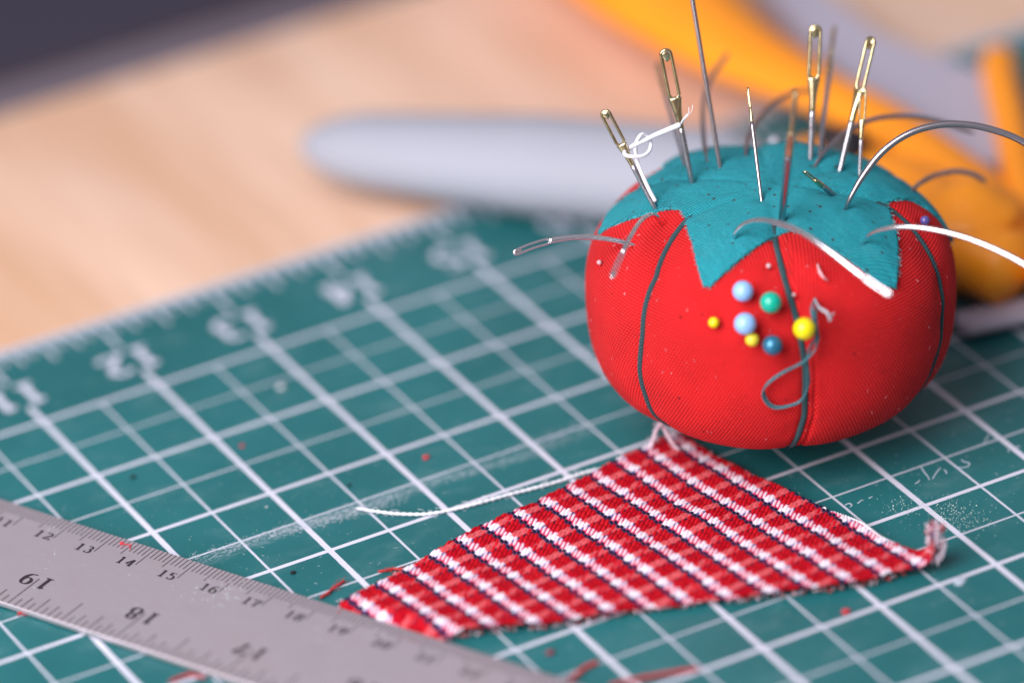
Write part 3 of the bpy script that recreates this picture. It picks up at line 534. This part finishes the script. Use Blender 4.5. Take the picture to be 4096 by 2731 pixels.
# calyx: teal star on top, outline in (angle from top) x azimuth
cal = [Vector(p) for p in D['calyx']]
back = [(345, 1.3), (0, 1.22), (22, 1.12), (43, 1.25), (60, 1.1), (74, .95), (88, 1.0)]
cal += [Vector((t * math.cos(math.radians(a)), t * math.sin(math.radians(a)))) for a, t in back]
tm = mat('teal_twill', (.01, .25, .3), .85); n = N(tm); uvn = n.coord('UV'); U_, V_, _ = n.sep(uvn)
dg = n.m('ADD', n.m('DIVIDE', U_, .0185), n.m('DIVIDE', V_, .050)); f1 = n.m('ABSOLUTE', n.m('SUBTRACT', n.m('FRACT', n.m('ADD', dg, n.m('MULTIPLY', n.noise(uvn, 14, 3), 1.2))), .5))
f2 = n.m('ABSOLUTE', n.m('SUBTRACT', n.m('FRACT', n.m('DIVIDE', V_, .018)), .5))
tw_ = n.m('ADD', n.m('MULTIPLY', n.step(f1, .05, .45), .8), n.m('MULTIPLY', n.step(f2, .1, .5), .35)); fz = n.noise(uvn, 34, 6, .85)
c = n.mix(tw_, (.004, .19, .25), (.026, .53, .63)); c = n.mix(n.m('MULTIPLY', n.step(fz, .5, .8), .7), c, (.16, .60, .68))
c = n.mix(n.m('MULTIPLY', n.step(n.noise(uvn, 4, 4), .55, .8), .3), c, (.10, .45, .50))
h_ = n.m('MULTIPLY', n.dots(uvn, 10, .125, .26), n.step(n.noise(uvn, 2, 2), .36, .44)); c = n.mix(n.m('MULTIPLY', h_, .8), c, (.06, .03, .035)); n.out('Base Color', c)
n.b.inputs['Sheen Weight'].default_value = .05; n.b.inputs['Specular IOR Level'].default_value = .2
n.bump(n.m('ADD', n.m('ADD', tw_, n.m('MULTIPLY', fz, .8)), n.m('ADD', n.m('MULTIPLY', h_, -3), n.m('MULTIPLY', n.noise(uvn, 5, 4, .6), 6))), .014, 1)
def bound(a):
    dx, dy = math.cos(a), math.sin(a); best = 0
    for i in range(len(cal)):
        p, q2 = cal[i - 1], cal[i]; ex, ey_ = q2.x - p.x, q2.y - p.y; det = dx * ey_ - dy * ex
        if abs(det) < 1e-12: continue
        t = (p.x * ey_ - p.y * ex) / det; s_ = (p.x * dy - p.y * dx) / det
        if t > 0 and -1e-6 <= s_ <= 1 + 1e-6: best = max(best, t)
    return best
NA, NR = 1080, 90; vs = []; fs = []; uv = []
for i in range(NA):
    a = 2 * math.pi * i / NA; tb = bound(a) + .006 * (rnd.random() - .5) + .004 * math.sin(i * .9)
    for j in range(NR + 1):
        t = max(.002, tb * j / NR); lift = .020 + .006 * math.sin(6 * a + 4 * t) * t + .010 * max(0, (j / NR - .93) / .07) * (0.5 + .5 * math.sin(a * 23))
        p = surf(a, t, lift); vs.append(p); uv.append((p.x, p.y - p.z * .55))
    t = tb; vs.append(surf(a, t, -.006)); uv.append((vs[-1].x, vs[-1].y - vs[-1].z * .55))
K = NR + 2
for i in range(NA):
    i2 = (i + 1) % NA
    for j in range(K - 1): fs.append((i * K + j, i * K + j + 1, i2 * K + j + 1, i2 * K + j))
mb = MB(); mb.v = [tuple(v) for v in vs]; mb.f = fs; calyx = mb.build('leaf_top', tm, cush)
me = calyx.data; uvl = me.uv_layers.new(name='UVMap'); vi = np.zeros(len(me.loops), int); me.loops.foreach_get('vertex_index', vi); uvl.data.foreach_set('uv', np.array(uv)[vi].ravel().astype(np.float32))
dimple(calyx, .020)
# frayed edge of the leaf top and lint on the cushion
teal_fz = mat('teal_fibre', (.12, .46, .52), .9)
mb = MB()
for k in range(900):
    a = rnd.random() * 2 * math.pi; tb = bound(a); p = surf(a, tb - .004, .016); q2 = surf(a + rnd.uniform(-.02, .02), tb + rnd.uniform(.004, .022), rnd.uniform(.008, .03))
    mb.tube([p, q2], rnd.uniform(.001, .0022), 3, cap=False)
mb.build('leaf_fringe', teal_fz, cush)['kind'] = 'stuff'
lintm = mat('pale_lint', (.85, .42, .46), .9)
mb = MB()
for k in range(80):
    a = math.radians(rnd.uniform(150, 345)); t = rnd.uniform(.75, 2.1); L_ = rnd.uniform(.006, .022); b_ = rnd.uniform(-1, 1)
    pts = [surf(a + b_ * L_ * i / 3, t + (1 - abs(b_)) * L_ * i / 3 + .008 * math.sin(i * 2 + k), .004 + .004 * (i % 2)) for i in range(4)]
    mb.tube(pts, rnd.uniform(.0008, .0018), 3)
o_ = mb.build('surface_lint', lintm, cush); o_['kind'] = 'stuff'
mb = MB(); mb.tube(resample(cr_path(D['lint_streak']), .01), lambda t: .012 * (1 - .5 * abs(2 * t - 1)), 8); mb.build('lint_streak', lintm, cush)

# ------------------------------------------------------------------ needles
CAMP = Vector(D['cam'][0][3:] + D['cam'][1][3:] + D['cam'][2][3:])
def lateral(p, u, ang):
    vdir = (CAMP - p).normalized(); w_ = u.cross(vdir).normalized(); nv = w_.cross(u).normalized()
    a = math.radians(ang); return (w_ * math.cos(a) + nv * math.sin(a)).normalized()
def eye_parts(mb, P, hw, rs_, wvec):
    """P: centre path of the eye (root -> tip): two strands joined at both ends, with a solid crown"""
    m_ = len(P); up = []; dn = []
    for i, p in enumerate(P):
        t = i / (m_ - 1); w_ = hw * min(1, (t / .12) ** .6 if t < .12 else 1) * (1 if t < .90 else math.sqrt(max(0, 1 - ((t - .90) / .10) ** 2)) * .9 + .1)
        T = (P[min(i + 1, m_ - 1)] - P[max(i - 1, 0)]).normalized(); wv = (wvec - T * wvec.dot(T)).normalized()
        up.append(p + wv * w_ * .72); dn.append(p - wv * w_ * .72)
    mb.tube(up + dn[::-1], rs_, 8, flat=(1, 1), cap=False, closed=True)
    k0 = int(m_ * .79)
    mb.tube(P[k0:], lambda t: max(.002, hw * .88 * (.35 + .65 * min(1, t * 1.6)) * math.sqrt(max(0, 1 - (max(0, t - .45) / .56) ** 2))), 14, flat=(1, .30), wdir=wvec)
def straight_needle(i, e, label, group='straight sewing needles in the pincushion'):
    B, T = V(e['a']), V(e['b']); u = (T - B).normalized(); L = (T - B).length
    root = tag(empty('needle', B), label, 'needle', group)
    inner = B - u * .35; r = e['r'] * 1.25
    mb = MB()
    silver = dull if i in (3, 4, 5) else globals()['silver']
    if e['eye'] is None:
        mb.tube(resample([inner, T], .05), lambda t: r * (.75 + .25 * min(1, t * 3)), 14); mb.build('shaft', silver, root); return root
    el, hw, ang = e['eye']; hw *= 1.3; wv = lateral(T, u, ang); s0 = T - u * el; gl = s0 - u * el * .55
    mb.tube(resample([inner, gl], .04), lambda t: r * (.8 + .2 * t), 14); mb.build('shaft', silver, root)
    me_ = MB(); ang0 = hw / r
    me_.tube(resample([gl, s0 + u * el * .05], .01), lambda t: r * (1.002), 14, flat=lambda t: (1 + (ang0 * .98 - 1) * t * t, 1 - .3 * t * t), wdir=wv)
    eye_parts(me_, resample([s0, T], .006), hw, hw * .27, wv)
    me_.build('eye', gold, root); return root
SL = ['gilt eyed needle on the left of the cushion with knotted white thread in its eye',
      'tall gilt eyed needle right of the thread-knotted needle, its long eye facing forward',
      'blurred small needle close behind the tall second needle on the left',
      'very long dark steel needle without visible eye, running out of the top of the picture',
      'thin short needle with narrow gilt tip in the middle of the leaf top',
      'thick blurred gilt-topped needle leaning towards the viewer at the front of the leaf top',
      'tall thick gilt needle with bright long eye, second from the right at the back',
      'blurred pale needle standing right behind the tall bright-eyed needle',
      'thick gilt eyed needle leaning right, the rightmost tall needle',
      'small thin needle with slim gilt eye just in front of the rightmost tall needle',
      'short gilt needle end poking out of the leaf top, almost wholly sunk in']
for i, e in enumerate(D['straight']): straight_needle(i, e, SL[i])
CL_ = ['curved needle sticking out of the left side of the cushion, slotted eye at far left',
       'curved needle hooked over the left front, its blurred eye hanging down before the red',
       'thick silver curved needle arching over the front leaf points to the lower right',
       'silver curved needle leaving the right leaf point and the right edge of the picture',
       'tall brown-grey curved needle arching high over the right side',
       'blurred curved needle behind the tall right-hand arch, before the orange handle',
       'short blurred curved needle beyond the right shoulder of the cushion',
       'blurred curved needle rising behind the middle of the leaf top',
       'blurred hooked needle standing behind the very long steel needle']
for i, e in enumerate(D['curved']):
    P = resample(cr_path(e['p'], 12), .02); r = e['r']; root = tag(empty('curved_needle', P[6]), CL_[i], 'needle', 'curved upholstery needles in the pincushion')
    Lt = (len(P) - 1) * .02
    eyed = i in (0, 1, 2); mb = MB(); silver = bright if i == 0 else (dull if i in (4, 5, 6) else globals()['silver'])
    if eyed:
        k = len(P) - int((.30 if i < 2 else .26) / .02); wv = lateral(P[-1], (P[-1] - P[-4]).normalized(), 12)
        ang0 = 1.15
        mb.tube(P[:k + 1], lambda t: r * (.55 + .45 * min(1, t * 4)), 14, wdir=wv, flat=lambda t: (1 + (ang0 - 1) * max(0, (t - .8) / .2) ** 2, 1)); mb.build('shaft', silver, root)
        me_ = MB(); eye_parts(me_, resample(P[k - 1:], .006), r * (1.2 if i == 0 else 1.0), r * .46, wv); me_.build('eye', silver, root)
    else:
        mb.tube(P, lambda t: r * (.45 + .55 * min(1, t * 4)) * (1 if t < .96 else 1 - .4 * (t - .96) / .04), 14); mb.build('shaft', silver, root)
# ------------------------------------------------------------------ pins
PC = {'sky': (.30, .52, .92), 'green': (0, .42, .29), 'yellow': (.86, .72, .0), 'lemon': (.80, .66, .04), 'pearl': (.03, .19, .33), 'violet': (.10, .08, .30), 'white': (.75, .75, .88), 'steel': (.62, .40, .44)}
pm = {}
for k, c in PC.items():
    pm[k] = mat(k + '_pin_head', c, .22 if k not in ('pearl', 'steel') else .3, .45 if k == 'pearl' else 0)
    pm[k].node_tree.nodes['Principled BSDF'].inputs['Coat Weight'].default_value = .3
    n = N(pm[k]); n.bump(n.noise(n.coord(), 30, 2), .002, .2)
PL = ['pale blue ball pin, the upper of the two large pale blue ones', 'emerald green ball pin right of the upper pale blue pin', 'pale blue ball pin, the lower of the two, touching a small yellow pin',
      'large yellow ball pin over the middle cord', 'pearly dark blue ball pin below the others', 'tiny yellow pin, leftmost of the coloured cluster', 'small yellow pin tucked under the lower pale blue pin',
      'violet ball pin high on the right shoulder of the cushion', 'tiny steel pin head on the far left of the red side', 'small white ball pin behind the leaf top', 'tiny steel pin head above the coloured cluster, left of the middle cord', 'tiny steel pin head just right of the middle cord']
for i, e in enumerate(D['pins']):
    root = tag(empty('pin', e['b']), PL[i], 'pin', 'pins in the pincushion')
    mb = MB(); mb.sphere(e['c'], e['r']); mb.build('head', pm[e['k']], root)
    mb = MB(); mb.tube([V(e['b']), V(e['c'])], min(.012, e['r'] * .3), 8); mb.build('shaft', silver, root)
# ------------------------------------------------------------------ threads
mb = MB(); P = resample(cr_path(D['knot'], 8), .012); m_ = len(P)
mb.tube(P, lambda t: .021 - .006 * min(1, t * 2.5), 12); kt = mb
for k in range(7):
    j = [rnd.uniform(-.02, .02) for _ in range(3)]
    pts = [V(p) + Vector(j) * (q2 + 1) * .35 for q2, p in enumerate(D['knot_tail'])]
    kt.tube(cr_path([V(D['knot'][1])] + pts[: 2 + k % 3], 4), .0028, 4)
o_ = kt.build('thread', white_thread); tag(o_, 'white thread knotted through the eye of the leftmost needle, its end frayed', 'thread')
mb = MB()
for k in range(4):
    j = Vector((rnd.uniform(-1, 1), rnd.uniform(-1, 1), rnd.uniform(-1, 1))) * .010; pts = [V(p) + j * (1 + .5 * math.sin(i * .9 + k * 2)) for i, p in enumerate(D['strand'])]
    mb.tube(resample(cr_path(pts, 6), .012), .0065, 6)
o_ = mb.build('thread', teal_strand); tag(o_, 'looped strands of teal thread hanging on the front of the cushion by the middle cord', 'thread')
mb = MB(); clear = mat('frayed_grey_end', (.42, .40, .45), .6)
for k in range(6):
    j = Vector((rnd.uniform(-1, 1), rnd.uniform(-1, 1), rnd.uniform(-1, 1))) * .010
    mb.tube(cr_path([V(p) + j * (i + 1) * .5 for i, p in enumerate(D['strand_end'])], 6), .0055, 6)
for k in range(3):
    j = Vector((rnd.uniform(-1, 1), rnd.uniform(-1, 1), rnd.uniform(-1, 1))) * .008
    mb.tube(cr_path([V(p) + j for p in D['strand_end2']], 6), .0055, 6)
mb.build('frayed_end', clear, o_)
mb = MB(); twisted(mb, D['tieA'], .0165, 2, .06, fray=20); twisted(mb, D['tieB'], .0175, 2, .06, fray=20); o_ = mb.build('thread', pink_thread)
tag(o_, 'forked pale pink thread hanging from the underside of the cushion onto the checked cloth', 'thread')
mb = MB(); twisted(mb, D['mat_thread'], .0135, 2, .10, fray=90); o_ = mb.build('thread', white_thread); tag(o_, 'white plied thread lying across the mat from the left edge of the checked cloth', 'thread')
RT = ['short red thread scrap on the mat just above the ruler, left of the cloth corner', 'short red thread scrap on the mat at the upper left edge of the cloth', 'red thread scrap below the ruler at the bottom left', 'blurred red thread scrap at the bottom edge, right of the ruler', 'long blurred dark red thread at the bottom edge below the cloth', 'tiny red thread end showing under the lower edge of the ruler']
for i, t in enumerate(D['red_threads']):
    mb = MB(); twisted(mb, t, .012 if i not in (3, 4) else .018, 2, .07, fray=14); o_ = mb.build('thread_scrap', red_thread); tag(o_, RT[i], 'thread scrap', 'red thread scraps on the mat')
sc_m = {'red': mat('red_fluff', (.6, .03, .05), .9), 'black': mat('black_crumb', (.006, .006, .01), .8), 'maroon': mat('maroon_fluff', (.22, .04, .07), .9), 'pale': mat('pale_crumb', (.6, .6, .65), .9)}
SLB = ['red fluff crumb on the mat above the white thread', 'tiny faint red crumb on the mat, far left of the white thread', 'small black crumb on the left part of the mat', 'black crumb on the mat just above the ruler', 'small black crumb on the mat above the white thread end', 'pinkish red crumb on a white line below the cloth', 'blurred maroon crumb below the cloth near the bottom edge', 'pale round crumb on the far left part of the mat', 'tiny pale crumb on the mat left of the white thread']
for i, (p, r, k) in enumerate(D['specks']):
    mb = MB(); mb.sphere((p[0], p[1], r * .5), r, 12, 8, (1, .8, .55)); mb.sphere((p[0] + r * .6, p[1] + r * .3, r * .4), r * .6, 10, 7, (1, 1, .6)); mb.v = [(x + rnd.uniform(-1, 1) * r * .12, y + rnd.uniform(-1, 1) * r * .12, max(.001, z)) for x, y, z in mb.v]
    o_ = mb.build('crumb', sc_m[k]); tag(o_, SLB[i], 'crumb', 'crumbs on the mat')
p = D['ruler_speck']; mb = MB(); mb.sphere((p[0], p[1], .068), .016, 10, 8, (1, 1, .6)); mb.tube([(p[0], p[1], .066), (p[0] + .05, p[1] - .06, .063), (p[0] + .02, p[1] - .1, .063)], .004, 5)
o_ = mb.build('crumb', sc_m['red']); tag(o_, 'bright red crumb lying on the centimetre scale of the ruler', 'crumb', 'crumbs on the mat')
# lint (nobody could count it)
mb = MB(); F_ = [Vector(q) for q in D['fuzz']]
for a, b, nf, sp in ((F_[0], F_[1], 200, .05), (F_[1], F_[2], 460, .06), (F_[2], F_[3], 140, .07), (F_[3], F_[4], 70, .09), (F_[4], F_[5], 160, .09)):
    for _ in range(nf):
        p = a.lerp(b, rnd.random()) + Vector((rnd.gauss(0, sp * .4), rnd.gauss(-.03, sp * .7))); aa = rnd.random() * 6.28; L_ = rnd.uniform(.008, .035); z = .003 + rnd.random() * .008
        mb.tube([(p.x, p.y, z), (p.x + math.cos(aa) * L_ * .5, p.y + math.sin(aa) * L_ * .5, z + .006), (p.x + math.cos(aa + .8) * L_, p.y + math.sin(aa + .8) * L_, z)], .0008, 3, cap=False)
for _ in range(900):
    p = Vector((rnd.uniform(-1, 7), rnd.uniform(-7, .5))); aa = rnd.random() * 6.28; L_ = rnd.uniform(.006, .03)
    mb.tube([(p.x, p.y, .002), (p.x + math.cos(aa) * L_, p.y + math.sin(aa) * L_, .004)], .001, 3, cap=False)
tag(mb.build('lint', mat('mat_lint', (.62, .66, .74), .9)), kind='stuff')
mb = MB()
for (a, b), nf, sp in zip(D['crumb'], (90, 330), (.09, .11)):
    a, b = Vector(a), Vector(b)
    for _ in range(nf):
        p = a.lerp(b, min(1.1, rnd.random() ** .8)) + Vector((rnd.gauss(0, sp), rnd.gauss(0, sp))); r = rnd.uniform(.0015, .005) * (1.5 if rnd.random() < .06 else 1)
        mb.sphere((p.x, p.y, r * .6), r, 6, 4, (1, .8 + rnd.random() * .6, .6))
for _ in range(260):
    p = Vector((rnd.uniform(-.5, 4), rnd.uniform(-5, -1.5))); r = rnd.uniform(.0015, .004); mb.sphere((p.x, p.y, r * .6), r, 6, 4, (1, 1, .6))
for _ in range(120):
    q2 = RM @ Vector((rnd.gauss(1.6, .12) if _ < 60 else rnd.uniform(-2, 3), rnd.gauss(-.02, .09) if _ < 60 else rnd.uniform(-.85, .2), T1)); r = rnd.uniform(.002, .006); mb.sphere((q2.x, q2.y, T1 + r * .5), r, 6, 4, (1, 1, .6))
tag(mb.build('dust', mat('pale_dust', (.46, .56, .54), .8)), kind='stuff')

# ------------------------------------------------------------------ orange handled scissors behind the cushion
orange = mat('orange_plastic', (.83, .27, .012), .38); n = N(orange); n.out('Base Color', n.mix(n.noise(n.coord(), 1.5, 3), (1.0, .29, .006), (1.0, .35, .015))); n.b.inputs['Subsurface Weight'].default_value = .0
greyp = mat('grey_plastic', (.42, .38, .46), .5); n = N(greyp); n.out('Base Color', n.mix(n.noise(n.coord(), 1.2, 3), (.40, .37, .46), (.47, .43, .52)))
black = mat('black_plastic', (.01, .01, .016), .4)
brown = mat('brown_shadowed_grip', (.25, .07, .02), .5)
sc = tag(empty('scissors', (7.5, 0, 0)), 'large orange handled scissors with grey grip, out of focus behind the cushion', 'scissors')
def ztube(pts, rad, flat, name, m, n=24):
    mb = MB(); P = resample(cr_path(pts, 10), .06); mb.tube(P, rad, n, flat=flat, wdir=(0, 0, 1)); return mb.build(name, m, sc)
ztube([(7.30, 5.2, .55), (7.22, 3.4, .52), (7.16, 1.75, .5), (7.34, .65, .47), (7.54, -.25, .44), (7.57, -1.5, .42), (7.54, -2.5, .40), (7.5, -3.6, .38)], lambda t: .62 - .36 * min(1, max(0, t - .25) / .3), (.52, 1), 'upper_handle', orange)
ztube([(8.95, .10, .42), (8.75, -.25, .42), (8.44, -.87, .42), (7.95, -1.8, .42), (7.60, -2.6, .42), (7.2, -3.4, .4)], lambda t: .15, (1, 1), 'outer_handle', orange)
mb = MB(); gp = [(8.19, 2.9), (8.52, 2.5), (8.46, 1.28), (8.58, .67), (8.75, .25), (8.84, .05), (8.05, -1.3), (7.80, -1.1), (7.80, .17), (7.9, 1.5)]
k = len(gp); vs = [(x, y, .10) for x, y in gp] + [(x, y, .36) for x, y in gp]; fs = [tuple(range(k))[::-1], tuple(range(k, 2 * k))] + [(i, (i + 1) % k, (i + 1) % k + k, i + k) for i in range(k)]; mb.add(vs, fs); mb.build('grip_insert', greyp, sc, False)
ztube([(6.80, -.25, .30), (7.02, -.90, .34), (7.12, -1.5, .40), (7.05, -2.1, .44), (6.98, -2.6, .46), (7.1, -3.0, .42)], lambda t: .20 + .12 * math.sin(min(1, t * 1.15) * math.pi * .62), (.95, 1), 'lower_handle', orange)
mb = MB(); mb.tube([(7.08, -2.40, .03 + .9 * k / 40) for k in range(41)], lambda t: .47 * math.sqrt(max(.02, 1 - (2 * t - 1) ** 2)) + .022 * math.sin(t * 26), 36); mb.build('thumb_knob', orange, sc)
mb = MB(); mb.tube([(6.93, -.74, .35), (6.90, -.78, .70)], .20, 24); mb.build('pivot_screw', black, sc)
ztube([(6.6, -3.0, .10), (7.2, -3.15, .12), (7.8, -3.3, .14)], lambda t: .10, (.8, 1.6), 'lower_grip', greyp)
# grey blunt handle at the left
handle_m = mat('pale_grey_handle', (.50, .50, .62), .65, 0, Specular_IOR_Level=.25); n = N(handle_m); n.out('Base Color', n.mix(n.noise(n.coord(), .8, 3), (.35, .36, .42), (.38, .39, .46)))
mb = MB(); P = resample(cr_path([(3.50, 2.38, .34), (4.1, 1.71, .35), (4.85, .90, .37), (5.6, .07, .40), (6.3, -.75, .42)], 10), .05)
mb.tube(P, lambda t: .46 * min(1, math.sqrt(max(0.0004, 1 - (1 - min(1, t / .16)) ** 2))) * (.66 + .34 * min(1, t * 2)) * math.sqrt(max(.01, 1 - (max(0, t - .86) / .14) ** 2)), 36, flat=(.85, 1.1), wdir=(0, 0, 1))
o_ = mb.build('tool_handle', handle_m); tag(o_, 'long pale grey rounded tool handle, out of focus left of and behind the cushion', 'tool handle')
